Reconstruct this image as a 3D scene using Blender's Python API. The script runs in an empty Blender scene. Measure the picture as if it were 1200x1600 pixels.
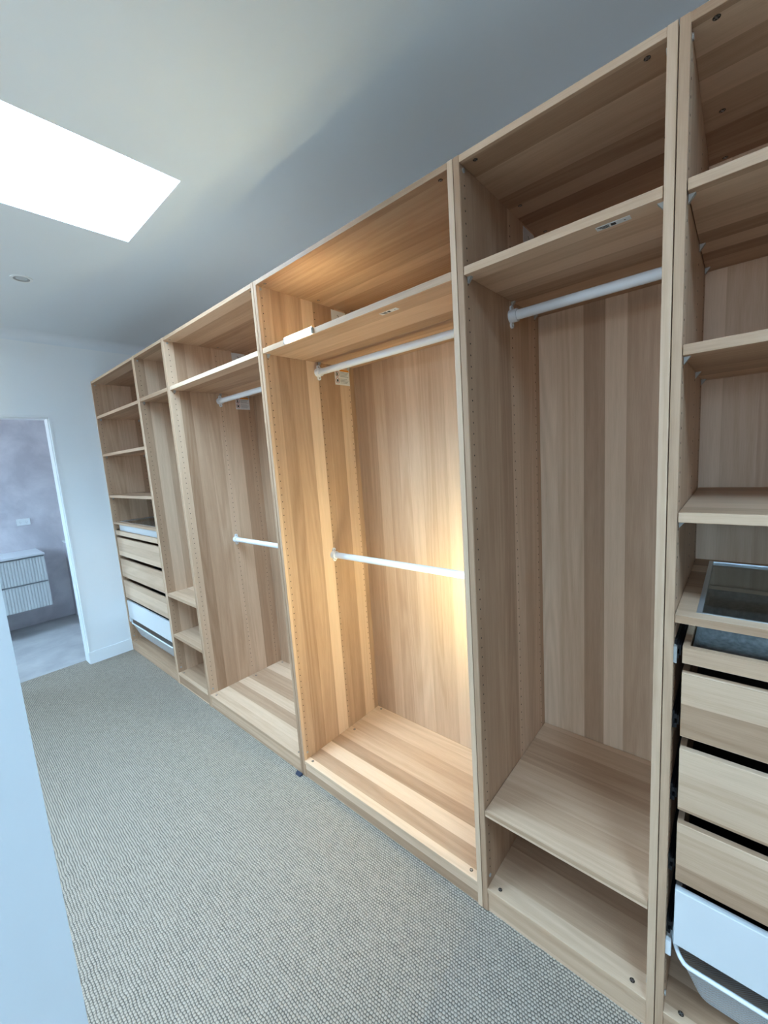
import bpy, bmesh, math, random
from mathutils import Vector, Matrix

random.seed(7)
S = bpy.context.scene
C = S.collection

# ------------------------------------------------------------------ camera
F_PX = 635.6
YAW, PITCH, ROLL = math.radians(48.552), math.radians(-7.658), math.radians(-3.919)
cy_, sy_, cp_, sp_ = math.cos(YAW), math.sin(YAW), math.cos(PITCH), math.sin(PITCH)
fw = Vector((sy_ * cp_, cy_ * cp_, sp_))
r0 = Vector((cy_, -sy_, 0))
u0 = r0.cross(fw)
rt = r0 * math.cos(ROLL) + u0 * math.sin(ROLL)
up = -r0 * math.sin(ROLL) + u0 * math.cos(ROLL)
cd = bpy.data.cameras.new('camera')
cam = bpy.data.objects.new('camera', cd)
C.objects.link(cam)
cam.matrix_world = Matrix(((rt.x, up.x, -fw.x, -1.0791), (rt.y, up.y, -fw.y, 0.2144),
                           (rt.z, up.z, -fw.z, 1.5755), (0, 0, 0, 1)))
cd.sensor_fit = 'HORIZONTAL'
cd.sensor_width = 36.0
cd.lens = F_PX * 36.0 / 1200.0
cd.clip_start = 0.02
S.camera = cam

# ------------------------------------------------------------------ world (bright overcast sky), exposure
W = bpy.data.worlds.new('overcast_sky')
S.world = W
W.use_nodes = True
bg = W.node_tree.nodes['Background']
# overcast sky: three times brighter at the zenith than at the horizon, dull ground below
_nt = W.node_tree
_tc = _nt.nodes.new('ShaderNodeTexCoord')
_sp = _nt.nodes.new('ShaderNodeSeparateXYZ')
_nt.links.new(_tc.outputs['Generated'], _sp.inputs[0])
_mr = _nt.nodes.new('ShaderNodeMapRange')
_mr.inputs['From Min'].default_value, _mr.inputs['From Max'].default_value = -1.0, 1.0
_nt.links.new(_sp.outputs['Z'], _mr.inputs['Value'])
_cr = _nt.nodes.new('ShaderNodeValToRGB')
_e = _cr.color_ramp.elements
_e[0].position, _e[0].color = 0.0, (0.20, 0.215, 0.24, 1)
_e[1].position, _e[1].color = 1.0, (0.47, 0.725, 1.0, 1)
for _p, _c in ((0.495, (0.20, 0.215, 0.24, 1)), (0.505, (0.160, 0.245, 0.335, 1))):
    _e.new(_p).color = _c
_nt.links.new(_mr.outputs[0], _cr.inputs[0])
_nt.links.new(_cr.outputs[0], bg.inputs[0])
bg.inputs[1].default_value = 12.0
S.view_settings.view_transform = 'Standard'
S.view_settings.look = 'None'
S.view_settings.gamma = 1.0
S.view_settings.use_curve_mapping = False
S.view_settings.exposure = 2.22


def portal(name, loc, direction, sx, sy):
    """a light portal filling a modelled opening: it only guides sky light through it"""
    d = bpy.data.lights.new(name, 'AREA')
    d.shape = 'RECTANGLE'
    d.size, d.size_y = sx, sy
    d.cycles.is_portal = True
    o = bpy.data.objects.new(name, d)
    C.objects.link(o)
    o.location = loc
    o.rotation_euler = Vector(direction).to_track_quat('-Z', 'Y').to_euler()
    return o


ZC = 2.70                                   # ceiling height
SKX0, SKX1, SKY0, SKY1, SKZ = -1.80, -0.228, 1.91, 2.51, 2.94
portal('skylight_portal', ((SKX0 + SKX1) / 2, (SKY0 + SKY1) / 2, SKZ - 0.02), (0, 0, -1), SKX1 - SKX0, SKY1 - SKY0)
S2X0, S2X1, S2Y0, S2Y1 = -1.40, -0.70, -0.85, -0.20             # added skylight, unseen behind the camera, lights the near units and partition
portal('added_skylight_portal', ((S2X0 + S2X1) / 2, (S2Y0 + S2Y1) / 2, SKZ - 0.02), (0, 0, -1), S2X1 - S2X0, S2Y1 - S2Y0)
BY, XLL = -3.0, -4.2                                            # back and left walls of the room the camera stands in
BW = ((-0.35, 0.60, 1.2, 2.4), (3.1, 4.1, 1.1, 2.3))              # two unseen windows added to its left wall for light: y0, y1, z0, z1
for _y0, _y1, _z0, _z1 in BW:
    portal('added_window_portal', (XLL + 0.02, (_y0 + _y1) / 2, (_z0 + _z1) / 2), (1, 0, 0), _y1 - _y0, _z1 - _z0)
LWY0, LWY1, LWZ0, LWZ1, LX = 4.9, 5.7, 1.2, 2.2, -2.2        # unseen window added to light the bathroom
portal('added_bath_window_portal', (LX + 0.02, (LWY0 + LWY1) / 2, (LWZ0 + LWZ1) / 2), (1, 0, 0), LWY1 - LWY0, LWZ1 - LWZ0)


# ------------------------------------------------------------------ materials
def mat(name):
    m = bpy.data.materials.new(name)
    m.use_nodes = True
    nt = m.node_tree
    return m, nt, nt.nodes['Principled BSDF']


def N(nt, kind, **kw):
    n = nt.nodes.new(kind)
    for k, v in kw.items():
        setattr(n, k, v)
    return n


def math_node(nt, op, a, b=None, c=None):
    n = N(nt, 'ShaderNodeMath', operation=op)
    for i, v in enumerate((a, b, c)):
        if v is None:
            continue
        if isinstance(v, (int, float)):
            n.inputs[i].default_value = v
        else:
            nt.links.new(v, n.inputs[i])
    return n.outputs[0]


def plain(name, col, rough=0.5, metal=0.0, emit=None, strength=0, spec=0.5):
    m, nt, b = mat(name)
    b.inputs['Base Color'].default_value = (*col, 1)
    b.inputs['Roughness'].default_value = rough
    b.inputs['Metallic'].default_value = metal
    b.inputs['Specular IOR Level'].default_value = spec
    if emit:
        b.inputs['Emission Color'].default_value = (*emit, 1)
        b.inputs['Emission Strength'].default_value = strength
    return m


def paint(name, col, rough=0.65, scale=220, bump=0.03):
    m, nt, b = mat(name)
    b.inputs['Base Color'].default_value = (*col, 1)
    b.inputs['Roughness'].default_value = rough
    tc = N(nt, 'ShaderNodeTexCoord')
    n = N(nt, 'ShaderNodeTexNoise')
    n.inputs['Scale'].default_value = scale
    nt.links.new(tc.outputs['Object'], n.inputs['Vector'])
    bp = N(nt, 'ShaderNodeBump')
    bp.inputs['Strength'].default_value = bump
    bp.inputs['Distance'].default_value = 0.002
    nt.links.new(n.outputs['Fac'], bp.inputs['Height'])
    nt.links.new(bp.outputs[0], b.inputs['Normal'])
    return m


def wood_material():
    """stained oak foil: lamella stripes across u, grain along v (UV in metres)"""
    m, nt, b = mat('stained_oak_foil')
    L = nt.links.new
    uv = N(nt, 'ShaderNodeUVMap', uv_map='UVMap')
    sep = N(nt, 'ShaderNodeSeparateXYZ')
    L(uv.outputs[0], sep.inputs[0])
    oi = N(nt, 'ShaderNodeObjectInfo')
    u = math_node(nt, 'MULTIPLY_ADD', oi.outputs['Random'], 37.0, sep.outputs[0])
    v = math_node(nt, 'MULTIPLY_ADD', oi.outputs['Random'], 91.0, sep.outputs[1])
    # slight waviness of the stripe edges
    vo = N(nt, 'ShaderNodeTexVoronoi', voronoi_dimensions='1D', feature='F1')
    vo.inputs['Scale'].default_value = 13.5
    vo.inputs['Randomness'].default_value = 0.6
    L(u, vo.inputs['W'])
    sc = N(nt, 'ShaderNodeSeparateColor')
    L(vo.outputs['Color'], sc.inputs[0])
    # grain coordinates, shifted per lamella
    vs = math_node(nt, 'MULTIPLY_ADD', sc.outputs[1], 13.0, v)
    comb = N(nt, 'ShaderNodeCombineXYZ')
    L(math_node(nt, 'MULTIPLY', u, 60.0), comb.inputs[0])
    L(math_node(nt, 'MULTIPLY', vs, 1.6), comb.inputs[1])
    nz = N(nt, 'ShaderNodeTexNoise')
    nz.inputs['Scale'].default_value = 1.0
    nz.inputs['Detail'].default_value = 3
    L(comb.outputs[0], nz.inputs['Vector'])
    comb2 = N(nt, 'ShaderNodeCombineXYZ')
    L(math_node(nt, 'MULTIPLY', u, 420.0), comb2.inputs[0])
    L(math_node(nt, 'MULTIPLY', vs, 14.0), comb2.inputs[1])
    fine = N(nt, 'ShaderNodeTexNoise')
    fine.inputs['Scale'].default_value = 1.0
    fine.inputs['Detail'].default_value = 2
    L(comb2.outputs[0], fine.inputs['Vector'])
    # cathedral figure: contour lines of a long soft noise, strongest in some lamellae
    comb3 = N(nt, 'ShaderNodeCombineXYZ')
    L(math_node(nt, 'MULTIPLY', u, 9.0), comb3.inputs[0])
    L(math_node(nt, 'MULTIPLY', vs, 0.55), comb3.inputs[1])
    fg = N(nt, 'ShaderNodeTexNoise')
    fg.inputs['Scale'].default_value = 1.0
    fg.inputs['Detail'].default_value = 1.0
    L(comb3.outputs[0], fg.inputs['Vector'])
    contour = math_node(nt, 'SINE', math_node(nt, 'MULTIPLY', fg.outputs['Fac'], 62.0))
    contour = math_node(nt, 'MULTIPLY_ADD', contour, 0.5, 0.5)
    contour = math_node(nt, 'MULTIPLY', contour, math_node(nt, 'MULTIPLY_ADD', sc.outputs[2], 0.8, 0.2))
    t = math_node(nt, 'MULTIPLY', sc.outputs[0], 0.78)
    t = math_node(nt, 'MULTIPLY_ADD', nz.outputs['Fac'], 0.40, t)
    t = math_node(nt, 'MULTIPLY_ADD', fine.outputs['Fac'], 0.34, t)
    t = math_node(nt, 'MULTIPLY_ADD', contour, -0.17, t)
    t = math_node(nt, 'MULTIPLY_ADD', fg.outputs['Fac'], 0.25, t)
    t = math_node(nt, 'ADD', t, -0.34)
    cr = N(nt, 'ShaderNodeValToRGB')
    e = cr.color_ramp.elements
    e[0].position, e[0].color = 0.0, (0.370, 0.212, 0.122, 1)
    e[1].position, e[1].color = 1.0, (0.760, 0.530, 0.360, 1)
    k = cr.color_ramp.elements.new(0.5)
    k.color = (0.570, 0.362, 0.228, 1)
    L(t, cr.inputs[0])
    L(cr.outputs[0], b.inputs['Base Color'])
    b.inputs['Roughness'].default_value = 0.5
    b.inputs['Specular IOR Level'].default_value = 0.28
    bp = N(nt, 'ShaderNodeBump')
    bp.inputs['Strength'].default_value = 0.12
    bp.inputs['Distance'].default_value = 0.0006
    L(fine.outputs['Fac'], bp.inputs['Height'])
    L(bp.outputs[0], b.inputs['Normal'])
    return m


def carpet_material():
    m, nt, b = mat('loop_pile_wool')
    L = nt.links.new
    tc = N(nt, 'ShaderNodeTexCoord')
    sep = N(nt, 'ShaderNodeSeparateXYZ')
    L(tc.outputs['Object'], sep.inputs[0])
    wn = N(nt, 'ShaderNodeTexNoise')
    wn.inputs['Scale'].default_value = 26
    wn.inputs['Detail'].default_value = 2
    L(tc.outputs['Object'], wn.inputs['Vector'])
    off = math_node(nt, 'MULTIPLY_ADD', wn.outputs['Fac'], 0.010, -0.005)
    xx = math_node(nt, 'ADD', sep.outputs[0], off)
    yy = math_node(nt, 'SUBTRACT', sep.outputs[1], off)
    PX, PY = 0.0086, 0.0098
    ax = math_node(nt, 'ABSOLUTE', math_node(nt, 'SINE', math_node(nt, 'MULTIPLY', xx, math.pi / PX)))
    # every second row is shifted by half a loop
    row = math_node(nt, 'FLOOR', math_node(nt, 'DIVIDE', xx, PX))
    half = math_node(nt, 'MULTIPLY', math_node(nt, 'MODULO', row, 2.0), 0.5)
    ay = math_node(nt, 'ABSOLUTE', math_node(nt, 'SINE', math_node(nt, 'MULTIPLY', math_node(nt, 'ADD', math_node(nt, 'DIVIDE', yy, PY), half), math.pi)))
    ax = math_node(nt, 'POWER', ax, 0.7)
    ay = math_node(nt, 'POWER', ay, 0.55)
    h = math_node(nt, 'MULTIPLY', ax, ay)
    # one yarn tone per loop
    cell = N(nt, 'ShaderNodeCombineXYZ')
    L(row, cell.inputs[0])
    L(math_node(nt, 'FLOOR', math_node(nt, 'ADD', math_node(nt, 'DIVIDE', yy, PY), half)), cell.inputs[1])
    wh = N(nt, 'ShaderNodeTexWhiteNoise', noise_dimensions='2D')
    L(cell.outputs[0], wh.inputs['Vector'])
    cr = N(nt, 'ShaderNodeValToRGB')
    e = cr.color_ramp.elements
    e[0].position, e[0].color = 0.12, (0.11, 0.095, 0.08, 1)  # dark backing, with the shade between loops also put into the colour
    e[1].position, e[1].color = 0.72, (0.47, 0.385, 0.305, 1)
    L(math_node(nt, 'MULTIPLY_ADD', math_node(nt, 'ADD', wh.outputs['Value'], -0.5), 0.22, h), cr.inputs[0])
    L(cr.outputs[0], b.inputs['Base Color'])
    b.inputs['Roughness'].default_value = 0.95
    b.inputs['Specular IOR Level'].default_value = 0.1
    bp = N(nt, 'ShaderNodeBump')
    bp.inputs['Strength'].default_value = 0.8
    bp.inputs['Distance'].default_value = 0.003
    L(h, bp.inputs['Height'])
    L(bp.outputs[0], b.inputs['Normal'])
    return m


def microcement(name, c0, c1):
    m, nt, b = mat(name)
    L = nt.links.new
    tc = N(nt, 'ShaderNodeTexCoord')
    n1 = N(nt, 'ShaderNodeTexNoise')
    n1.inputs['Scale'].default_value = 3.2
    n1.inputs['Detail'].default_value = 7
    n1.inputs['Roughness'].default_value = 0.62
    n1.inputs['Distortion'].default_value = 0.3
    L(tc.outputs['Object'], n1.inputs['Vector'])
    cr = N(nt, 'ShaderNodeValToRGB')
    e = cr.color_ramp.elements
    e[0].position, e[0].color = 0.36, (*c0, 1)
    e[1].position, e[1].color = 0.66, (*c1, 1)
    L(n1.outputs['Fac'], cr.inputs[0])
    L(cr.outputs[0], b.inputs['Base Color'])
    b.inputs['Roughness'].default_value = 0.55
    return m


def mesh_basket_material():
    m, nt, b = mat('white_wire_mesh')
    L = nt.links.new
    uv = N(nt, 'ShaderNodeUVMap', uv_map='UVMap')
    sep = N(nt, 'ShaderNodeSeparateXYZ')
    L(uv.outputs[0], sep.inputs[0])
    P = 0.0052
    a = math_node(nt, 'ABSOLUTE', math_node(nt, 'SINE', math_node(nt, 'MULTIPLY', math_node(nt, 'ADD', sep.outputs[0], sep.outputs[1]), math.pi / P)))
    c = math_node(nt, 'ABSOLUTE', math_node(nt, 'SINE', math_node(nt, 'MULTIPLY', math_node(nt, 'SUBTRACT', sep.outputs[0], sep.outputs[1]), math.pi / P)))
    hole = math_node(nt, 'GREATER_THAN', math_node(nt, 'MULTIPLY', a, c), 0.36)
    tr = N(nt, 'ShaderNodeBsdfTransparent')
    mx = N(nt, 'ShaderNodeMixShader')
    b.inputs['Base Color'].default_value = (0.72, 0.71, 0.70, 1)
    b.inputs['Roughness'].default_value = 0.4
    L(hole, mx.inputs[0])
    L(b.outputs[0], mx.inputs[1])
    L(tr.outputs[0], mx.inputs[2])
    L(mx.outputs[0], nt.nodes['Material Output'].inputs['Surface'])
    return m


def thin_glass(name, tint=(0.95, 0.97, 0.97), gloss=0.08):
    m, nt, b = mat(name)
    nt.nodes.remove(b)
    tr = N(nt, 'ShaderNodeBsdfTransparent')
    tr.inputs[0].default_value = (*tint, 1)
    gl = N(nt, 'ShaderNodeBsdfGlossy')
    gl.inputs['Roughness'].default_value = 0.03
    lw = N(nt, 'ShaderNodeLayerWeight')
    fac = math_node(nt, 'MULTIPLY_ADD', math_node(nt, 'POWER', lw.outputs['Facing'], 5.0), 0.9, gloss * 0.5)
    mx = N(nt, 'ShaderNodeMixShader')
    nt.links.new(fac, mx.inputs[0])
    nt.links.new(tr.outputs[0], mx.inputs[1])
    nt.links.new(gl.outputs[0], mx.inputs[2])
    nt.links.new(mx.outputs[0], nt.nodes['Material Output'].inputs['Surface'])
    return m


def felt_material():
    m, nt, b = mat('grey_felt')
    tc = N(nt, 'ShaderNodeTexCoord')
    n = N(nt, 'ShaderNodeTexNoise')
    n.inputs['Scale'].default_value = 90
    n.inputs['Detail'].default_value = 4
    nt.links.new(tc.outputs['Object'], n.inputs['Vector'])
    cr = N(nt, 'ShaderNodeValToRGB')
    cr.color_ramp.elements[0].position, cr.color_ramp.elements[0].color = 0.3, (0.15, 0.15, 0.15, 1)
    cr.color_ramp.elements[1].position, cr.color_ramp.elements[1].color = 0.7, (0.27, 0.27, 0.265, 1)
    nt.links.new(n.outputs['Fac'], cr.inputs[0])
    nt.links.new(cr.outputs[0], b.inputs['Base Color'])
    b.inputs['Roughness'].default_value = 0.95
    return m


M = dict(
    wood=wood_material(),
    carpet=carpet_material(),
    wall=paint('white_wall_paint', (0.86, 0.87, 0.87)),
    ceil=paint('flat_ceiling_paint', (0.79, 0.83, 0.86), rough=0.85),
    trim=paint('white_gloss_trim', (0.82, 0.83, 0.83), rough=0.35, bump=0.01),
    cement=microcement('grey_microcement', (0.56, 0.52, 0.55), (0.76, 0.71, 0.73)),
    cement_floor=microcement('pale_microcement', (0.42, 0.40, 0.40), (0.56, 0.54, 0.52)),
    white=plain('white_lacquer', (0.72, 0.71, 0.70), 0.35),
    rail=plain('white_powder_coat', (0.84, 0.85, 0.86), 0.3),
    plastic=plain('clear_grey_plastic', (0.40, 0.38, 0.35), 0.4),
    hole=plain('dark_peg_hole', (0.05, 0.032, 0.02), 0.9),
    steel=plain('dull_steel', (0.42, 0.40, 0.38), 0.35, 0.9),
    black=plain('black_steel', (0.012, 0.012, 0.014), 0.4, 0.3),
    alu=plain('satin_aluminium', (0.66, 0.67, 0.68), 0.35, 0.6),
    felt=felt_material(),
    mesh=mesh_basket_material(),
    glass=thin_glass('shelf_glass', (0.86, 0.90, 0.90)),
    pane=thin_glass('window_glass'),
    paper=plain('sticker_paper', (0.80, 0.79, 0.78), 0.6),
    ink=plain('black_ink', (0.03, 0.03, 0.03), 0.7),
    grey_ink=plain('grey_ink', (0.33, 0.33, 0.34), 0.7),
    orange=plain('orange_ink', (0.75, 0.27, 0.03), 0.6),
    red=plain('red_ink', (0.45, 0.09, 0.08), 0.6),
    lamp=plain('warm_led_diffuser', (0.9, 0.9, 0.85), 0.4, 0, (1.0, 1.0, 0.60), 88.0),
    lamp_soft=plain('neutral_led_diffuser', (0.9, 0.9, 0.88), 0.4, 0, (1.0, 0.95, 0.80), 1.8),
    hidden_emitter=plain('warm_added_emitter', (0.9, 0.9, 0.85), 0.4, 0, (1.0, 0.98, 0.60), 50.0),  # for the extra emitter hidden behind the shelf-edge bar
    lamp_dim=plain('dark_lamp_glass', (0.55, 0.57, 0.58), 0.3),
    vanity=plain('satin_pale_lacquer', (0.62, 0.63, 0.62), 0.45),
    vanity_body=plain('gap_shade_carcass', (0.30, 0.31, 0.32), 0.6),  # darkened so the gap between the drawers looks shadowed
    stone=plain('pale_stone_top', (0.74, 0.75, 0.77), 0.3),
)


# ------------------------------------------------------------------ mesh helpers
def uv_box(me, grain):
    """metric UVs: v runs along the grain axis, u across it"""
    uvl = me.uv_layers.new(name='UVMap')
    for p in me.polygons:
        n = p.normal
        ax = max(range(3), key=lambda i: abs(n[i]))
        others = [i for i in range(3) if i != ax]
        g = grain if grain != ax else others[1]
        o = [i for i in others if i != g][0]
        for li in p.loop_indices:
            co = me.vertices[me.loops[li].vertex_index].co
            uvl.data[li].uv = (co[o] + 0.41 * ax, co[g])


def add_box(bm, lo, hi, bevel=0.0):
    c = [(a + b) / 2 for a, b in zip(lo, hi)]
    s = [abs(b - a) for a, b in zip(lo, hi)]
    r = bmesh.ops.create_cube(bm, size=1.0, matrix=Matrix.Translation(c) @ Matrix.Diagonal((*s, 1)))
    if bevel:
        vs = set(r['verts'])
        es = [e for e in bm.edges if e.verts[0] in vs and e.verts[1] in vs]
        bmesh.ops.bevel(bm, geom=es, offset=bevel, segments=1, affect='EDGES', clamp_overlap=True)


def add_cyl(bm, a, b, r, seg=12, r2=None):
    a, b = Vector(a), Vector(b)
    d = b - a
    q = d.to_track_quat('Z', 'Y').to_matrix().to_4x4()
    bmesh.ops.create_cone(bm, cap_ends=True, segments=seg, radius1=r, radius2=r if r2 is None else r2, depth=d.length,
                          matrix=Matrix.Translation((a + b) / 2) @ q)


def add_tube(bm, pts, r, seg=8):
    rings = []
    pts = [Vector(p) for p in pts]
    for i, p in enumerate(pts):
        t = (pts[min(i + 1, len(pts) - 1)] - pts[max(i - 1, 0)]).normalized()
        ref = Vector((0, 0, 1)) if abs(t.z) < 0.9 else Vector((0, 1, 0))
        a = t.cross(ref).normalized()
        b = t.cross(a)
        rings.append([bm.verts.new(p + (a * math.cos(k * 2 * math.pi / seg) + b * math.sin(k * 2 * math.pi / seg)) * r) for k in range(seg)])
    for i in range(len(rings) - 1):
        for k in range(seg):
            f = bm.faces.new((rings[i][k], rings[i][(k + 1) % seg], rings[i + 1][(k + 1) % seg], rings[i + 1][k]))
            f.smooth = True
    bm.faces.new(rings[0])
    bm.faces.new(list(reversed(rings[-1])))


def add_ring(bm, c, axis, r_out, r_in, t, seg=24):
    """flat annulus with thickness t around axis"""
    c = Vector(c)
    axis = Vector(axis).normalized()
    ref = Vector((0, 0, 1)) if abs(axis.z) < 0.9 else Vector((1, 0, 0))
    a = axis.cross(ref).normalized()
    b = axis.cross(a)
    loops = []
    for rr, off in ((r_out, 0), (r_out, t), (r_in, t), (r_in, 0)):
        loops.append([bm.verts.new(c + axis * off + (a * math.cos(k * 2 * math.pi / seg) + b * math.sin(k * 2 * math.pi / seg)) * rr) for k in range(seg)])
    for j in range(4):
        A, B = loops[j], loops[(j + 1) % 4]
        for k in range(seg):
            bm.faces.new((A[k], A[(k + 1) % seg], B[(k + 1) % seg], B[k]))


def obj(name, bm, m, parent=None, grain=None, smooth=False):
    bmesh.ops.recalc_face_normals(bm, faces=bm.faces)
    me = bpy.data.meshes.new(name)
    bm.to_mesh(me)
    bm.free()
    me.materials.append(m)
    if grain is not None:
        uv_box(me, grain)
    if smooth:
        for p in me.polygons:
            p.use_smooth = True
        me.set_sharp_from_angle(angle=math.radians(35))
    o = bpy.data.objects.new(name, me)
    C.objects.link(o)
    if parent:
        o.parent = parent
    return o


def box(name, lo, hi, m, parent=None, grain=None, bevel=0.0):
    bm = bmesh.new()
    add_box(bm, lo, hi, bevel)
    return obj(name, bm, m, parent, grain)


def boxes(name, lst, m, parent=None, grain=None, bevel=0.0):
    bm = bmesh.new()
    for lo, hi in lst:
        add_box(bm, lo, hi, bevel)
    return obj(name, bm, m, parent, grain)


def thing(name, label, cat, loc=(0, 0, 0), group=None):
    o = bpy.data.objects.new(name, None)
    C.objects.link(o)
    o.location = loc
    o.empty_display_size = 0.1
    tag(o, label, cat, group)
    return o


def tag(o, label, cat, group=None):
    o['label'] = label
    o['category'] = cat
    if group:
        o['group'] = group
    return o


def struct(o, label=None):
    o['kind'] = 'structure'
    if label:
        o['label'] = label
    return o


# ------------------------------------------------------------------ the room
YF = 4.333          # far wall
XB = 0.600          # wall behind the wardrobes
TW = 0.12           # wall thickness
DX0, DX1, DZ = -1.14, -0.320, 2.062     # doorway to the bathroom
NX, NY = -1.043, 0.70                   # end of the partition beside the camera
XL = XLL
BATHY = 6.06

struct(box('floor', (XLL - 0.1, BY - 0.1, -0.12), (XB + 0.1, YF, -0.004), plain('floor_slab', (0.4, 0.39, 0.37), 0.9)), 'concrete slab under the carpet')
cp = box('carpet', (XLL, BY, -0.004), (XB, YF, 0.0), M['carpet'])
struct(box('floor_threshold', (DX0, YF, -0.05), (DX1, YF + TW, 0.0), M['carpet']), 'strip of carpet in the doorway')
cp['kind'] = 'stuff'
tag(cp, 'pale grey beige loop pile carpet covering the dressing room floor', 'carpet')
struct(box('floor_bathroom', (LX, YF + TW, -0.10), (0.62, BATHY, -0.001), M['cement_floor']), 'pale grey seamless bathroom floor')

def slab_with_holes(holes, x0, x1, y0, y1, z0, z1):
    """boxes of a slab left around rectangular holes that do not overlap in y"""
    out, y = [], y0
    for hx0, hx1, hy0, hy1 in sorted(holes, key=lambda h: h[2]):
        out.append(((x0, y, z0), (x1, hy0, z1)))
        out.append(((x0, hy0, z0), (hx0, hy1, z1)))
        out.append(((hx1, hy0, z0), (x1, hy1, z1)))
        y = hy1
    out.append(((x0, y, z0), (x1, y1, z1)))
    return out


struct(boxes('ceiling', slab_with_holes([(SKX0, SKX1, SKY0, SKY1), (S2X0, S2X1, S2Y0, S2Y1)], XLL, XB, BY, YF, ZC, ZC + 0.1), M['ceil']), 'white flat plaster ceiling')
struct(box('ceiling_bathroom', (LX - 0.1, YF + TW, ZC), (0.7, BATHY + 0.1, ZC + 0.1), M['ceil']))
struct(box('wall_right', (XB, BY - 0.1, -0.1), (XB + TW, YF + TW, ZC + 0.1), M['wall']))
struct(boxes('wall_far', [((DX1, YF, -0.1), (XB, YF + TW, ZC + 0.1)), ((XL - 0.1, YF, -0.1), (DX0, YF + TW, ZC + 0.1)),
                          ((DX0, YF, DZ), (DX1, YF + TW, ZC + 0.1))], M['wall']), 'white painted end wall with the bathroom doorway')
struct(box('wall_near', (NX - 0.9, NY, -0.1), (NX, NY + 0.1, ZC), M['wall']), 'white partition end close beside the camera')
_wl = []
_ys = [BY - 0.1] + [v for w_ in BW for v in w_[:2]] + [YF + TW]
for k in range(0, len(_ys), 2):
    _wl.append(((XLL - 0.1, _ys[k], -0.1), (XLL, _ys[k + 1], ZC + 0.1)))
for _y0, _y1, _z0, _z1 in BW:
    _wl += [((XLL - 0.1, _y0, -0.1), (XLL, _y1, _z0)), ((XLL - 0.1, _y0, _z1), (XLL, _y1, ZC + 0.1))]
struct(boxes('wall_left', _wl, M['wall']))
struct(box('wall_back', (XLL, BY - 0.1, -0.1), (XB, BY, ZC + 0.1), M['wall']))
# bathroom walls
struct(box('wall_bathroom_far', (LX, BATHY, -0.1), (0.62, BATHY + 0.1, ZC), M['cement']), 'mottled grey microcement bathroom wall')
struct(box('wall_bathroom_right', (0.62, YF + TW, -0.1), (0.72, BATHY + 0.1, ZC), M['cement']))
struct(boxes('wall_bathroom_left', [((LX - 0.1, YF + TW, -0.1), (LX, LWY0, ZC)), ((LX - 0.1, LWY1, -0.1), (LX, BATHY + 0.1, ZC)),
                                    ((LX - 0.1, LWY0, -0.1), (LX, LWY1, LWZ0)), ((LX - 0.1, LWY0, LWZ1), (LX, LWY1, ZC))], M['cement']))
# low tiled wall end at the right of the bathroom
bw = box('wall_bathroom_low', (-0.065, 5.25, -0.1), (0.62, BATHY, 0.862), M['cement'])
struct(bw, 'low grey wall at the right of the bathroom')
box('ledge_cap', (-0.072, 5.24, 0.862), (0.62, BATHY, 0.88), M['trim'], bw)


def window(name, frame_boxes, pane_lo, pane_hi, label):
    o = boxes(name, frame_boxes, M['trim'])
    struct(o, label)
    box('window_pane', pane_lo, pane_hi, M['pane'], o)
    return o


# skylight: shaft, frame and glass
def skylight(name, x0, x1, y0, y1, label):
    t, a, b = 0.03, ZC + 0.1, SKZ + 0.05
    o = boxes(name, [((x0 - t, y0 - t, a), (x0, y1 + t, b)), ((x1, y0 - t, a), (x1 + t, y1 + t, b)),
                     ((x0, y0 - t, a), (x1, y0, b)), ((x0, y1, a), (x1, y1 + t, b))], M['ceil'])
    struct(o, label)
    box('window_pane', (x0, y0, b - 0.008), (x1, y1, b), M['pane'], o)
    return o


skylight('window_1', SKX0, SKX1, SKY0, SKY1, 'bright rectangular skylight in the ceiling')
skylight('window_5', S2X0, S2X1, S2Y0, S2Y1, 'added skylight for fill light, unseen behind the camera')
for k, (_y0, _y1, _z0, _z1) in enumerate(BW):  # unseen windows, added to bring in side light
    a, b = XLL - 0.08, XLL - 0.02
    window('window_%d' % (2 + k), [((a, _y0, _z0), (b, _y0 + 0.05, _z1)), ((a, _y1 - 0.05, _z0), (b, _y1, _z1)),
                                   ((a, _y0, _z0), (b, _y1, _z0 + 0.05)), ((a, _y0, _z1 - 0.05), (b, _y1, _z1))],
           (XLL - 0.055, _y0, _z0), (XLL - 0.047, _y1, _z1), 'added bedroom window for fill light, out of view %s the partition' % ('before', 'behind')[k])
window('window_4', [((LX - 0.08, LWY0, LWZ0), (LX - 0.02, LWY0 + 0.05, LWZ1)), ((LX - 0.08, LWY1 - 0.05, LWZ0), (LX - 0.02, LWY1, LWZ1)),
                    ((LX - 0.08, LWY0, LWZ0), (LX - 0.02, LWY1, LWZ0 + 0.05)), ((LX - 0.08, LWY0, LWZ1 - 0.05), (LX - 0.02, LWY1, LWZ1))],
       (LX - 0.055, LWY0, LWZ0), (LX - 0.047, LWY1, LWZ1), 'added unseen bathroom window')

# door lining
JT = 0.016
dl = boxes('door_1', [((DX1, YF - 0.004, 0), (DX1 + JT, YF, DZ + JT)),
                      ((DX0 - JT, YF - 0.004, 0), (DX0, YF, DZ + JT)),
                      ((DX0, YF - 0.004, DZ), (DX1, YF, DZ + JT))], M['trim'])
struct(dl, 'slim white frame around the bathroom doorway')
boxes('door_lining', [((DX1 - 0.008, YF + 0.012, 0), (DX1, YF + TW, DZ)), ((DX0, YF + 0.012, 0), (DX0 + 0.008, YF + TW, DZ)),
                      ((DX0, YF + 0.012, DZ - 0.008), (DX1, YF + TW, DZ))], M['trim'], dl)

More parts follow.
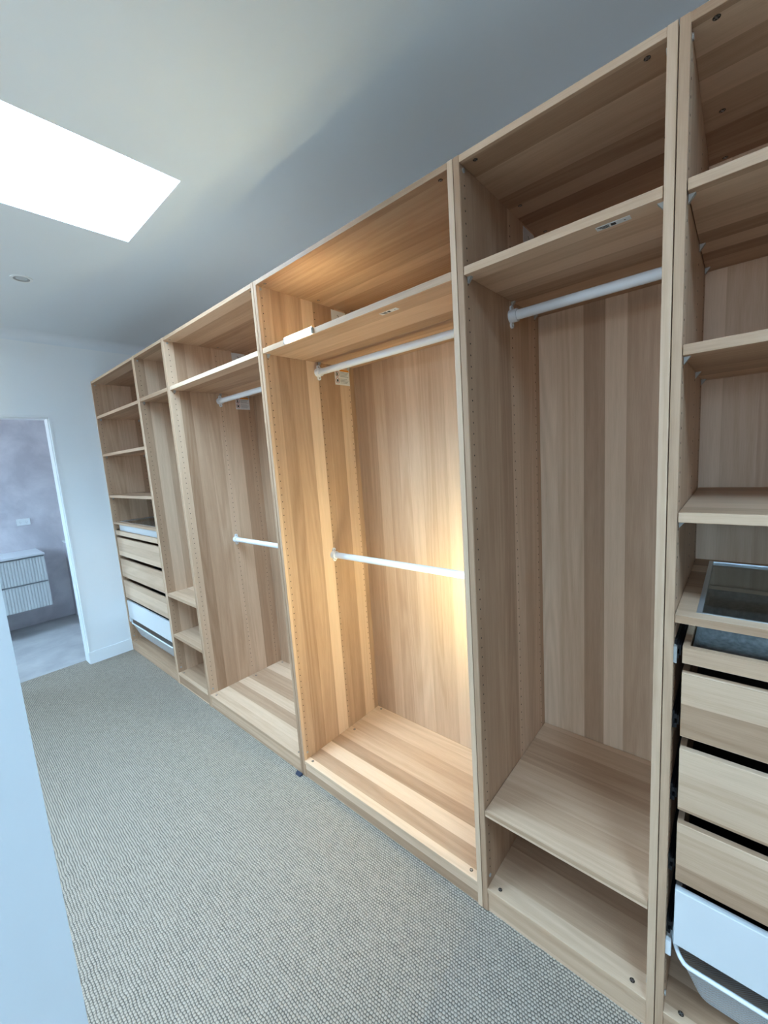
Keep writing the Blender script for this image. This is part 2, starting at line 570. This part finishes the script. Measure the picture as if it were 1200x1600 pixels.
# baseboard beside the doorway (returns round the jamb), baseboard on partition
bb = bmesh.new()
add_box(bb, (DX1 - 0.006, YF - 0.016, 0), (0.003, YF, 0.100))
for v in bb.verts:
    if v.co.z > 0.09 and v.co.y < YF - 0.01:
        v.co.y += 0.007
struct(obj('baseboard_far', bb, M['trim']), 'low white skirting board beside the doorway')
struct(box('baseboard_near', (NX - 0.9, NY + 0.1, 0), (NX - 0.02, NY + 0.115, 0.1), M['trim']))


# coved cornice along the far wall
def cove(name, p0, p1, inward, r=0.075):
    p0, p1, inward = Vector(p0), Vector(p1), Vector(inward)
    bm = bmesh.new()
    prof = [(0, 0)]
    for k in range(9):
        a = k / 8 * math.pi / 2
        prof.append((r - r * math.cos(a) * 1.0 if False else r * (1 - math.cos(a)), r * (math.sin(a) - 1)))
    rows = []
    for p in (p0, p1):
        rows.append([bm.verts.new(p + inward * (0 if i == 0 else r - d) if False else p + inward * d + Vector((0, 0, z))) for i, (d, z) in enumerate(prof)])
    n = len(prof)
    for i in range(n):
        bm.faces.new((rows[0][i], rows[0][(i + 1) % n], rows[1][(i + 1) % n], rows[1][i]))
    bm.faces.new(rows[0])
    bm.faces.new(list(reversed(rows[1])))
    return obj(name, bm, M['ceil'], smooth=True)


struct(cove('trim_1', (XL, YF, ZC), (XB, YF, ZC), (0, -1, 0)), 'white coved cornice above the end wall')

# ------------------------------------------------------------------ wardrobes
Y5 = 0.3333                     # joint between the near drawer unit and its neighbour
H, D, T = 2.364, 0.58, 0.018
ZF = 0.090                      # top of the wardrobe floor
XBK = 0.560                     # front of the back panel
GRP = 'oak wardrobe units along the wall'

# shared small meshes ------------------------------------------------
_pin = bmesh.new()
_q = [_pin.verts.new(p) for p in ((0, -0.006, 0.009), (0.012, -0.006, 0.009), (0, -0.005, -0.007), (0, 0.006, 0.009), (0.012, 0.006, 0.009), (0, 0.005, -0.007))]
for _f in ((0, 1, 2), (3, 4, 5), (0, 1, 4, 3), (1, 2, 5, 4), (2, 0, 3, 5)):
    _pin.faces.new([_q[i] for i in _f])
_o = obj('shelf_pin_source', _pin, M['plastic'])
PIN_ME = _o.data
bpy.data.objects.remove(_o)
PIN_ME.name = 'shelf_pin'
_cam = bmesh.new()
add_cyl(_cam, (0, 0, -0.0002), (0, 0, 0.0006), 0.0064, 14)
_o = obj('cam_source', _cam, M['hole'])
_cs = bmesh.new()
add_box(_cs, (-0.005, -0.0012, 0.0006), (0.005, 0.0012, 0.0011))
add_box(_cs, (-0.0012, -0.005, 0.0006), (0.0012, 0.005, 0.0011))
_c2 = obj('cam_slot_source', _cs, M['steel'])
CAM_ME, SLOT_ME = _o.data, _c2.data
bpy.data.objects.remove(_o)
bpy.data.objects.remove(_c2)
CAM_ME.name, SLOT_ME.name = 'cam_lock', 'cam_slot'


def inst(name, me, parent, loc, rot=(0, 0, 0)):
    o = bpy.data.objects.new(name, me)
    C.objects.link(o)
    o.parent = parent
    o.location = loc
    o.rotation_euler = rot
    return o


def side_panel(root, y0, y1, inner):
    """inner = +1 if the inside of the unit lies towards +y"""
    p = box('side_panel', (0, y0, 0), (D, y1, H), M['wood'], root, grain=2, bevel=0.0008)
    bm = bmesh.new()
    yi = y1 if inner > 0 else y0
    for x in (0.026, 0.318, 0.520):
        z = 0.154
        while z < 2.33:
            add_cyl(bm, (x, yi - 0.0005 * inner, z), (x, yi + 0.0003 * inner, z), 0.0026, 8)
            z += 0.032
    h = obj('peg_holes', bm, M['hole'], p)
    h['kind'] = 'stuff'
    for zz in (2.334, 0.125):
        bm = bmesh.new()
        add_cyl(bm, (0.022, yi, zz), (0.022, yi + 0.003 * inner, zz), 0.006, 10)
        obj('screw_cap', bm, M['plastic'], p)
    return p


def shelf(root, w, z, thick=0.022, x0=0.002):
    y0, y1 = T + 0.0015, w - T - 0.0015
    s = box('shelf', (x0, y0, z - thick), (XBK - 0.002, y1, z), M['wood'], root, grain=1, bevel=0.0008)
    for x in (0.026, 0.318, 0.520):
        inst('shelf_pin', PIN_ME, s, (x, y0, z - thick - 0.009), (0, 0, math.pi / 2))
        inst('shelf_pin', PIN_ME, s, (x, y1, z - thick - 0.009), (0, 0, -math.pi / 2))
    return s


def rail(root, w, z, x=0.306):
    r = 0.0155
    bm = bmesh.new()
    add_cyl(bm, (x, T + 0.004, z), (x, w - T - 0.004, z), r, 20)
    o = obj('hanging_rail', bm, M['rail'], root, smooth=True)
    for s in (0, 1):
        yw = w - T if s == 0 else T
        d = -1 if s == 0 else 1
        bm = bmesh.new()
        add_cyl(bm, (x, yw, z), (x, yw + d * 0.026, z), 0.0205, 20)
        for k in (-1, 1):
            add_ring(bm, (x + 0.006, yw + (0 if d > 0 else -0.006), z + k * 0.026), (0, 1, 0), 0.0105, 0.0045, 0.006, 14)
        obj('rail_bracket', bm, M['rail'], o, smooth=True)
    return o


def warning_sticker(root, w, z0=1.966, x0=0.421):
    """white safety label on the far inner side: orange bar, two round signs, lines of print"""
    y = w - T
    st = box('warning_sticker', (x0, y - 0.0006, z0), (x0 + 0.105, y, z0 + 0.082), M['paper'], root)
    box('orange_bar', (x0 + 0.036, y - 0.0009, z0 + 0.070), (x0 + 0.102, y - 0.0005, z0 + 0.080), M['orange'], st)
    for k, zz in enumerate((0.055, 0.022)):
        bm = bmesh.new()
        add_ring(bm, (x0 + 0.018, y - 0.0010, z0 + zz), (0, 1, 0), 0.0145, 0.0120, 0.0005, 18)
        obj('sign_ring', bm, M['red'], st)
        bm = bmesh.new()
        if k == 0:
            add_box(bm, (x0 + 0.013, y - 0.0010, z0 + zz - 0.009), (x0 + 0.021, y - 0.0005, z0 + zz + 0.004))
            add_cyl(bm, (x0 + 0.016, y - 0.0005, z0 + zz + 0.007), (x0 + 0.016, y - 0.0010, z0 + zz + 0.007), 0.0035, 8)
        else:
            add_box(bm, (x0 + 0.012, y - 0.0010, z0 + zz - 0.007), (x0 + 0.024, y - 0.0005, z0 + zz + 0.006))
        obj('pictogram', bm, M['ink'], st)
    bm = bmesh.new()
    for i in range(9):
        if i == 4:
            continue
        zz = z0 + 0.063 - i * 0.0066
        add_box(bm, (x0 + 0.038, y - 0.0009, zz), (x0 + 0.098 - 0.006 * (i % 3), y - 0.0005, zz + 0.0022))
    obj('print_lines', bm, M['grey_ink'], st)
    return st


def fixing_sticker(root, w):
    """white wall-fixing card high on the far inner side, with a crossed screw drawing"""
    y, x0, z0 = w - T, 0.430, 2.262
    st = box('fixing_sticker', (x0, y - 0.0006, z0), (x0 + 0.10, y, z0 + 0.076), M['paper'], root)
    bm = bmesh.new()
    for a in (0.6, -0.7):
        ca, sa = math.cos(a), math.sin(a)
        L_, h_ = 0.022, 0.0016
        q = [bm.verts.new((x0 + 0.058 + ca * sx * L_ - sa * sz * h_, y - 0.0009, z0 + 0.042 + sa * sx * L_ + ca * sz * h_)) for sx, sz in ((-1, -1), (1, -1), (1, 1), (-1, 1))]
        bm.faces.new(q)
    add_cyl(bm, (x0 + 0.060, y - 0.0005, z0 + 0.043), (x0 + 0.060, y - 0.0011, z0 + 0.043), 0.006, 8)
    add_box(bm, (x0 + 0.010, y - 0.0010, z0 + 0.008), (x0 + 0.085, y - 0.0006, z0 + 0.012))
    obj('pictogram', bm, M['ink'], st)
    return st


def barcode_sticker(sh, x0, y0, y1, z):
    st = box('barcode_sticker', (x0, y0, z - 0.0007), (x0 + 0.020, y1, z - 0.0001), M['paper'], sh)
    bm = bmesh.new()
    L_ = y1 - y0
    for k in range(3):
        add_box(bm, (x0 + 0.004 + 0.005 * k, y0 + L_ * 0.62, z - 0.0010), (x0 + 0.007 + 0.005 * k, y0 + L_ * (0.95 - 0.06 * k), z - 0.0006))
    add_box(bm, (x0 + 0.004, y0 + L_ * 0.42, z - 0.0010), (x0 + 0.016, y0 + L_ * 0.56, z - 0.0006))
    add_box(bm, (x0 + 0.009, y0 + L_ * 0.14, z - 0.0010), (x0 + 0.012, y0 + L_ * 0.19, z - 0.0006))
    obj('barcode_print', bm, M['ink'], st)


def wardrobe(label, y_near, w_nom, gap=0.001):
    w = w_nom - 2 * gap
    root = thing('wardrobe', label, 'wardrobe', (0, y_near + gap, 0), GRP)
    side_panel(root, 0, T, +1)
    side_panel(root, w - T, w, -1)
    top = box('top_panel', (0.0, T, H - T - 0.001), (D, w - T, H - 0.001), M['wood'], root, grain=1, bevel=0.0008)
    fl = box('floor_panel', (0.0, T, ZF - T), (D, w - T, ZF), M['wood'], root, grain=1, bevel=0.0008)
    box('plinth', (0.004, T, 0.0), (0.020, w - T, ZF - T - 0.0015), M['wood'], root, grain=1, bevel=0.0005)
    box('back_panel', (XBK, T, ZF), (XBK + 0.006, w - T, H - T - 0.001), M['wood'], root, grain=2)
    for x in (0.024, 0.320, 0.545):
        for y in (T + 0.036, w - T - 0.036):
            a = inst('cam_lock', CAM_ME, fl, (x, y, ZF))
            inst('cam_slot', SLOT_ME, a, (0, 0, 0), (0, 0, 0.6))
            a = inst('cam_lock', CAM_ME, top, (x, y, H - T - 0.001), (math.pi, 0, 0))
            inst('cam_slot', SLOT_ME, a, (0, 0, 0), (0, 0, 0.4))
    return root, w


def runner(parent, y, d, z, L_=0.50):
    """black drawer slide on the inner side wall; d = direction towards the drawer"""
    bm = bmesh.new()
    add_box(bm, (0.018, y, z - 0.022), (0.018 + L_, y + d * 0.004, z + 0.022))
    add_box(bm, (0.012, y + d * 0.004, z - 0.017), (0.018 + L_, y + d * 0.009, z - 0.006))
    add_box(bm, (0.012, y + d * 0.004, z + 0.006), (0.018 + L_, y + d * 0.009, z + 0.017))
    add_box(bm, (0.02, y + d * 0.009, z - 0.012), (0.018 + L_, y + d * 0.0125, z + 0.012))
    return obj('runner', bm, M['black'], parent)


def drawer(root, w, z0, z1, m, grain):
    g = 0.0165
    y0, y1 = T + g, w - T - g
    dr = bpy.data.objects.new('drawer', None)
    C.objects.link(dr)
    dr.parent = root
    dr.empty_display_size = 0.05
    bx = 0.004
    box('drawer_front', (bx, y0, z0), (bx + 0.017, y1, z1), m, dr, grain=grain, bevel=0.0012)
    zt = z1 + 0.012 if m is M['wood'] else z1 - 0.01
    zt = min(zt, z1 - 0.002)
    boxes('drawer_side', [((bx + 0.017, y0, z0 + 0.01), (0.53, y0 + 0.012, zt))], m, dr, grain=0)
    boxes('drawer_side', [((bx + 0.017, y1 - 0.012, z0 + 0.01), (0.53, y1, zt))], m, dr, grain=0)
    box('drawer_back', (0.518, y0 + 0.012, z0 + 0.01), (0.53, y1 - 0.012, zt), m, dr, grain=1)
    box('drawer_base', (bx + 0.017, y0 + 0.012, z0 + 0.012), (0.518, y1 - 0.012, z0 + 0.018), M['black'], dr)
    runner(dr, T, 1, z0 + 0.030)
    runner(dr, w - T, -1, z0 + 0.030)
    return dr


def glass_shelf(root, w, z):
    y0, y1 = T + 0.001, w - T - 0.001
    th, bo = 0.018, 0.036
    x0, x1 = 0.002, XBK - 0.002
    fr = boxes('shelf', [((x0, y0, z - th), (x0 + bo, y1, z)), ((x1 - bo * 0.5, y0, z - th), (x1, y1, z)),
                         ((x0 + bo, y0, z - th), (x1 - bo * 0.5, y0 + bo, z)), ((x0 + bo, y1 - bo, z - th), (x1 - bo * 0.5, y1, z))],
               M['wood'], root, grain=1)
    fr['label'] = 'wood framed shelf with a glass top'
    a, b, c, d = x0 + bo, x1 - bo * 0.5, y0 + bo, y1 - bo
    boxes('glass_rim', [((a, c, z - 0.010), (a + 0.006, d, z + 0.0008)), ((b - 0.006, c, z - 0.010), (b, d, z + 0.0008)),
                        ((a + 0.006, c, z - 0.010), (b - 0.006, c + 0.010, z + 0.0008)), ((a + 0.006, d - 0.010, z - 0.010), (b - 0.006, d, z + 0.0008))], M['alu'], fr)
    box('glass_pane', (a + 0.006, c + 0.010, z - 0.005), (b - 0.006, d - 0.010, z - 0.001), M['glass'], fr)
    for x in (0.05, 0.520):
        inst('shelf_pin', PIN_ME, fr, (x, y0, z - th - 0.009), (0, 0, math.pi / 2))
        inst('shelf_pin', PIN_ME, fr, (x, y1, z - th - 0.009), (0, 0, -math.pi / 2))
    return fr


def tray(root, w, z0=1.066, z1=1.104):
    g = 0.0165
    y0, y1 = T + g, w - T - g
    tr = boxes('pull_out_tray', [((0.004, y0, z0), (0.020, y1, z1)), ((0.52, y0, z0), (0.532, y1, z1)),
                                 ((0.020, y0, z0), (0.52, y0 + 0.013, z1)), ((0.020, y1 - 0.013, z0), (0.52, y1, z1)),
                                 ((0.020, y0 + 0.013, z0 + 0.003), (0.52, y1 - 0.013, z0 + 0.009))], M['wood'], root, grain=1)
    # felt insert: three shallow troughs with rounded ridges
    bm = bmesh.new()
    ya, yb = y0 + 0.016, y1 - 0.016
    xs = [0.024 + i * 0.492 / 48 for i in range(49)]
    prev = None
    for x in xs:
        f = (x - 0.024) / 0.492 * 3 % 1.0
        edge = min(f, 1 - f)
        hgt = z0 + 0.010 + 0.018 * max(0.0, 1 - edge / 0.13) ** 0.5 if edge < 0.13 else z0 + 0.010
        ring = [bm.verts.new((x, ya, z0 + 0.028)), bm.verts.new((x, ya + 0.010, hgt)), bm.verts.new((x, yb - 0.010, hgt)), bm.verts.new((x, yb, z0 + 0.028))]
        if prev:
            for k in range(3):
                bm.faces.new((prev[k], prev[k + 1], ring[k + 1], ring[k]))
        prev = ring
    obj('felt_insert', bm, M['felt'], tr, smooth=True)
    runner(tr, T, 1, z0 + 0.022)
    runner(tr, w - T, -1, z0 + 0.022)
    for y, d in ((T, 1), (w - T, -1)):
        box('runner_clip', (0.004, y, z0 - 0.004), (0.018, y + d * 0.006, z1 - 0.002), M['plastic'], tr)
    return tr


def basket(root, w, z_side=0.300, z_front=0.258, z_bot=0.128):
    g = 0.0130
    y0, y1 = T + g, w - T - g
    xf, xb = 0.012, 0.53
    bk = bpy.data.objects.new('mesh_basket', None)
    C.objects.link(bk)
    bk.parent = root
    bk.empty_display_size = 0.05
    # rim path: rounded corners, dipping along the front
    R = 0.035

    def top_loop():
        pts = []
        n = 7
        pts.append((xb, y0 + R, z_side))
        for k in range(1, n):                       # back near corner
            a = k / (n - 1) * math.pi / 2
            pts.append((xb - R + R * math.cos(a), y0 + R - R * math.sin(a), z_side))
        pts.append((0.14, y0, z_side))
        pts.append((0.09, y0, z_side))
        for k in range(n):                          # front near corner, dipping
            a = k / (n - 1) * math.pi / 2
            s = k / (n - 1)
            s = s * s * (3 - 2 * s)
            pts.append((xf + R - R * math.sin(a), y0 + R - R * math.cos(a), z_side + (z_front - z_side) * s))
        for k in range(1, 8):
            pts.append((xf, y0 + R + (y1 - y0 - 2 * R) * k / 8, z_front))
        for k in range(n):
            a = k / (n - 1) * math.pi / 2
            s = 1 - k / (n - 1)
            s = s * s * (3 - 2 * s)
            pts.append((xf + R - R * math.cos(a), y1 - R + R * math.sin(a), z_side + (z_front - z_side) * s))
        pts.append((0.09, y1, z_side))
        pts.append((0.14, y1, z_side))
        for k in range(n):
            a = k / (n - 1) * math.pi / 2
            pts.append((xb - R + R * math.sin(a), y1 - R + R * math.cos(a), z_side))
        return pts

    loop = top_loop()
    bm = bmesh.new()
    add_tube(bm, loop + [loop[0]], 0.0055, 8)
    obj('basket_rim', bm, M['rail'], bk)
    bm = bmesh.new()
    mx, my = (xf + xb) / 2, (y0 + y1) / 2
    lo = []
    hx, hy = (xb - xf) / 2, (y1 - y0) / 2
    for x, y, z in loop:
        lo.append((mx + (x - mx) * (hx - 0.045) / hx, my + (y - my) * (hy - 0.055) / hy, z_bot))
    A = [bm.verts.new(p) for p in loop]
    mid = [tuple(l * 0.88 + t * 0.12 if i < 2 else 0 for i, (l, t) in enumerate(zip(b_, a_))) for a_, b_ in zip(loop, lo)]
    B = [bm.verts.new((m_[0], m_[1], z_bot + 0.012)) for m_ in mid]
    Cc = [bm.verts.new((mx + (p[0] - mx) * 0.94, my + (p[1] - my) * 0.975, z_bot)) for p in lo]
    n = len(A)
    for i in range(n):
        j = (i + 1) % n
        bm.faces.new((A[i], A[j], B[j], B[i]))
        bm.faces.new((B[i], B[j], Cc[j], Cc[i]))
    bm.faces.new(Cc)
    obj('wire_mesh', bm, M['mesh'], bk, grain=2)
    for y, d in ((T, 1), (w - T, -1)):
        bm = bmesh.new()
        add_box(bm, (0.02, y, z_side - 0.020), (0.50, y + d * 0.010, z_side + 0.003), 0.001)
        add_box(bm, (0.006, y, z_side - 0.035), (0.020, y + d * 0.012, z_side + 0.006), 0.001)
        obj('basket_runner', bm, M['rail'], bk)
    return bk


def drawer_unit(label, y_near):
    root, w = wardrobe(label, y_near, 1.0)
    for z in (2.078, 1.764, 1.412):
        shelf(root, w, z)
    glass_shelf(root, w, 1.178)
    tray(root, w)
    for z0, z1 in ((0.884, 1.042), (0.692, 0.852), (0.497, 0.656)):
        drawer(root, w, z0, z1, M['wood'], 1)
    d = drawer(root, w, 0.312, 0.470, M['white'], 1)
    d['label'] = 'white metal drawer'
    basket(root, w)
    return root, w


U1, w1 = drawer_unit('oak wardrobe with shelves and drawers at the far end beside the doorway', Y5 + 3.0)
U2, w2 = wardrobe('narrow oak wardrobe with two low cubby shelves beside the far drawer unit', Y5 + 2.5, 0.5)
for z in (2.083, 0.704, 0.392):
    shelf(U2, w2, z)
U3, w3 = wardrobe('wide oak wardrobe with two short rails left of the lit wardrobe', Y5 + 1.5, 1.0)
shelf(U3, w3, 2.082)
rail(U3, w3, 2.012)
rail(U3, w3, 1.086)
warning_sticker(U3, w3)
fixing_sticker(U3, w3)
U4, w4 = wardrobe('wide oak wardrobe lit warm inside, with an upper and a lower rail', Y5 + 0.5, 1.0)
s4 = shelf(U4, w4, 2.083)
barcode_sticker(s4, 0.040, 1.090 - (Y5 + 0.501), 1.165 - (Y5 + 0.501), 2.083 - 0.022)
rail(U4, w4, 2.012)
rail(U4, w4, 1.086)
warning_sticker(U4, w4)
fixing_sticker(U4, w4)
U5, w5 = wardrobe('narrow oak wardrobe with one high rail and a low shelf beside the near drawers', Y5, 0.5)
s5 = shelf(U5, w5, 2.083)
barcode_sticker(s5, 0.023, 0.416 - (Y5 + 0.001), 0.485 - (Y5 + 0.001), 2.083 - 0.022)
shelf(U5, w5, 0.390)
rail(U5, w5, 2.012)
fixing_sticker(U5, w5)
U6, w6 = drawer_unit('oak wardrobe with glass topped tray and drawers cut by the right edge', Y5 - 1.0)

# ------------------------------------------------------------------ battery light bars
lb = thing('light_bar', 'short glowing white light bar stuck to the shelf edge', 'lamp', (0, 1.555, 2.074))
box('diffuser', (-0.009, -0.084, -0.012), (0.0015, 0.084, 0.0125), M['lamp_soft'], lb, bevel=0.002)
box('added_emitter', (0.0016, -0.080, 0.0095), (0.003, 0.080, 0.0165), M['hidden_emitter'], lb)  # added glowing strip, hidden behind the bar to brighten the upper compartment
for s in (-1, 1):
    box('end_cap', (-0.0085, s * 0.084 - (0.008 if s < 0 else 0), -0.0115), (0.0015, s * 0.084 + (0.008 if s > 0 else 0), 0.012), M['plastic'], lb, bevel=0.0015)
lb2 = thing('light_bar', 'upright warm light bar fixed inside the right panel of the lit wardrobe', 'lamp', (0.20, Y5 + 0.501 + T, 0.95))
box('housing', (-0.012, 0, -0.15), (0.012, 0.006, 0.15), M['plastic'], lb2, bevel=0.001)
box('diffuser', (-0.009, 0.006, -0.145), (0.009, 0.012, 0.145), M['lamp'], lb2, bevel=0.001)

# flat white box in the far tray
fb = box('flat_box', (0.030, Y5 + 3.0 + 0.055, 1.0955), (0.40, Y5 + 3.0 + 0.945, 1.148), M['white'], bevel=0.002)
tag(fb, 'flat white box lying in the far pull-out tray under the glass shelf', 'box')

# ------------------------------------------------------------------ recessed downlight
dlg = thing('downlight', 'small round recessed ceiling downlight, switched off', 'light', (-0.526, 3.28, ZC))
bm = bmesh.new()
add_ring(bm, (0, 0, -0.004), (0, 0, 1), 0.050, 0.037, 0.004, 32)
obj('trim_ring', bm, M['trim'], dlg, smooth=True)
bm = bmesh.new()
prev = None
for r, z in ((0.037, -0.004), (0.033, -0.0025), (0.026, -0.0012)):
    ring = [bm.verts.new((r * math.cos(k * math.pi / 16), r * math.sin(k * math.pi / 16), z)) for k in range(32)]
    if prev:
        for k in range(32):
            bm.faces.new((prev[k], prev[(k + 1) % 32], ring[(k + 1) % 32], ring[k]))
    prev = ring
obj('reflector', bm, M['steel'], dlg, smooth=True)
bm = bmesh.new()
add_cyl(bm, (0, 0, -0.0012), (0, 0, -0.0002), 0.0265, 28)
obj('lens', bm, M['lamp_dim'], dlg)

# ------------------------------------------------------------------ bathroom things
VX0, VX1, VYF = -1.35, -0.318, 5.60
va = thing('bathroom_vanity', 'wall hung pale vanity with two fluted drawers beyond the doorway', 'vanity', ((VX0 + VX1) / 2, BATHY, 0.28))
ox, oy, oz = (VX0 + VX1) / 2, BATHY, 0.28


def vbox(name, lo, hi, m, parent=va, **k):
    return box(name, tuple(a - b for a, b in zip(lo, (ox, oy, oz))), tuple(a - b for a, b in zip(hi, (ox, oy, oz))), m, parent, **k)


vbox('countertop', (VX0 - 0.005, VYF - 0.008, 0.822), (VX1 + 0.006, BATHY - 0.001, 0.842), M['stone'], bevel=0.002)
vbox('body', (VX0, VYF + 0.022, 0.285), (VX1, BATHY - 0.001, 0.820), M['vanity_body'], bevel=0.001)
for z0, z1 in ((0.554, 0.806), (0.283, 0.538)):
    bm = bmesh.new()
    prof = []
    x = VX0
    P = 0.024
    while x < VX1 - 0.030:
        for k in range(5):
            a = k / 4 * math.pi
            prof.append((x + P / 2 - P / 2 * 0.96 * math.cos(a), VYF + 0.006 - 0.006 * math.sin(a)))
        x += P
    prof += [(VX1 - 0.014, VYF + 0.002), (VX1, VYF + 0.002), (VX1, VYF + 0.021), (VX0, VYF + 0.021)]
    A = [bm.verts.new((px - ox, py - oy, z0 - oz)) for px, py in prof]
    B = [bm.verts.new((px - ox, py - oy, z1 - oz)) for px, py in prof]
    n = len(A)
    for i in range(n):
        bm.faces.new((A[i], A[(i + 1) % n], B[(i + 1) % n], B[i]))
    bm.faces.new(A)
    bm.faces.new(B)
    obj('drawer_front', bm, M['vanity'], va)

so = thing('power_socket', 'white double power socket on the grey bathroom wall', 'socket', (-0.373, BATHY, 1.145))
box('socket_plate', (-0.057, -0.008, -0.036), (0.057, 0, 0.036), M['trim'], so, bevel=0.002)
for s in (-1, 1):
    bm = bmesh.new()
    for a, dx, dz in ((0.5, -0.006, -0.002), (-0.5, 0.006, -0.002), (0, 0, -0.014)):
        add_box(bm, (s * 0.026 + dx - 0.0012, -0.0085, dz - 0.004), (s * 0.026 + dx + 0.0012, -0.0078, dz + 0.004))
    obj('socket_slots', bm, M['grey_ink'], so)
    box('switch', (s * 0.026 - 0.005, -0.011, 0.012), (s * 0.026 + 0.005, -0.007, 0.024), M['trim'], so, bevel=0.001)

# small dark plastic wedge pushed under the wardrobe joint
bm = bmesh.new()
vs = [bm.verts.new(p) for p in ((-0.004, 1.836, 0), (-0.004, 1.880, 0), (-0.004, 1.880, 0.009), (-0.004, 1.836, 0.011),
                                (-0.022, 1.840, 0), (-0.022, 1.876, 0), (-0.020, 1.876, 0.005), (-0.020, 1.840, 0.006))]
for f in ((0, 1, 2, 3), (4, 5, 6, 7), (0, 1, 5, 4), (3, 2, 6, 7), (0, 3, 7, 4), (1, 2, 6, 5)):
    bm.faces.new([vs[i] for i in f])
tag(obj('plastic_wedge', bm, plain('dark_blue_plastic', (0.02, 0.025, 0.05), 0.5)), 'small dark plastic wedge on the carpet at a wardrobe joint', 'wedge')
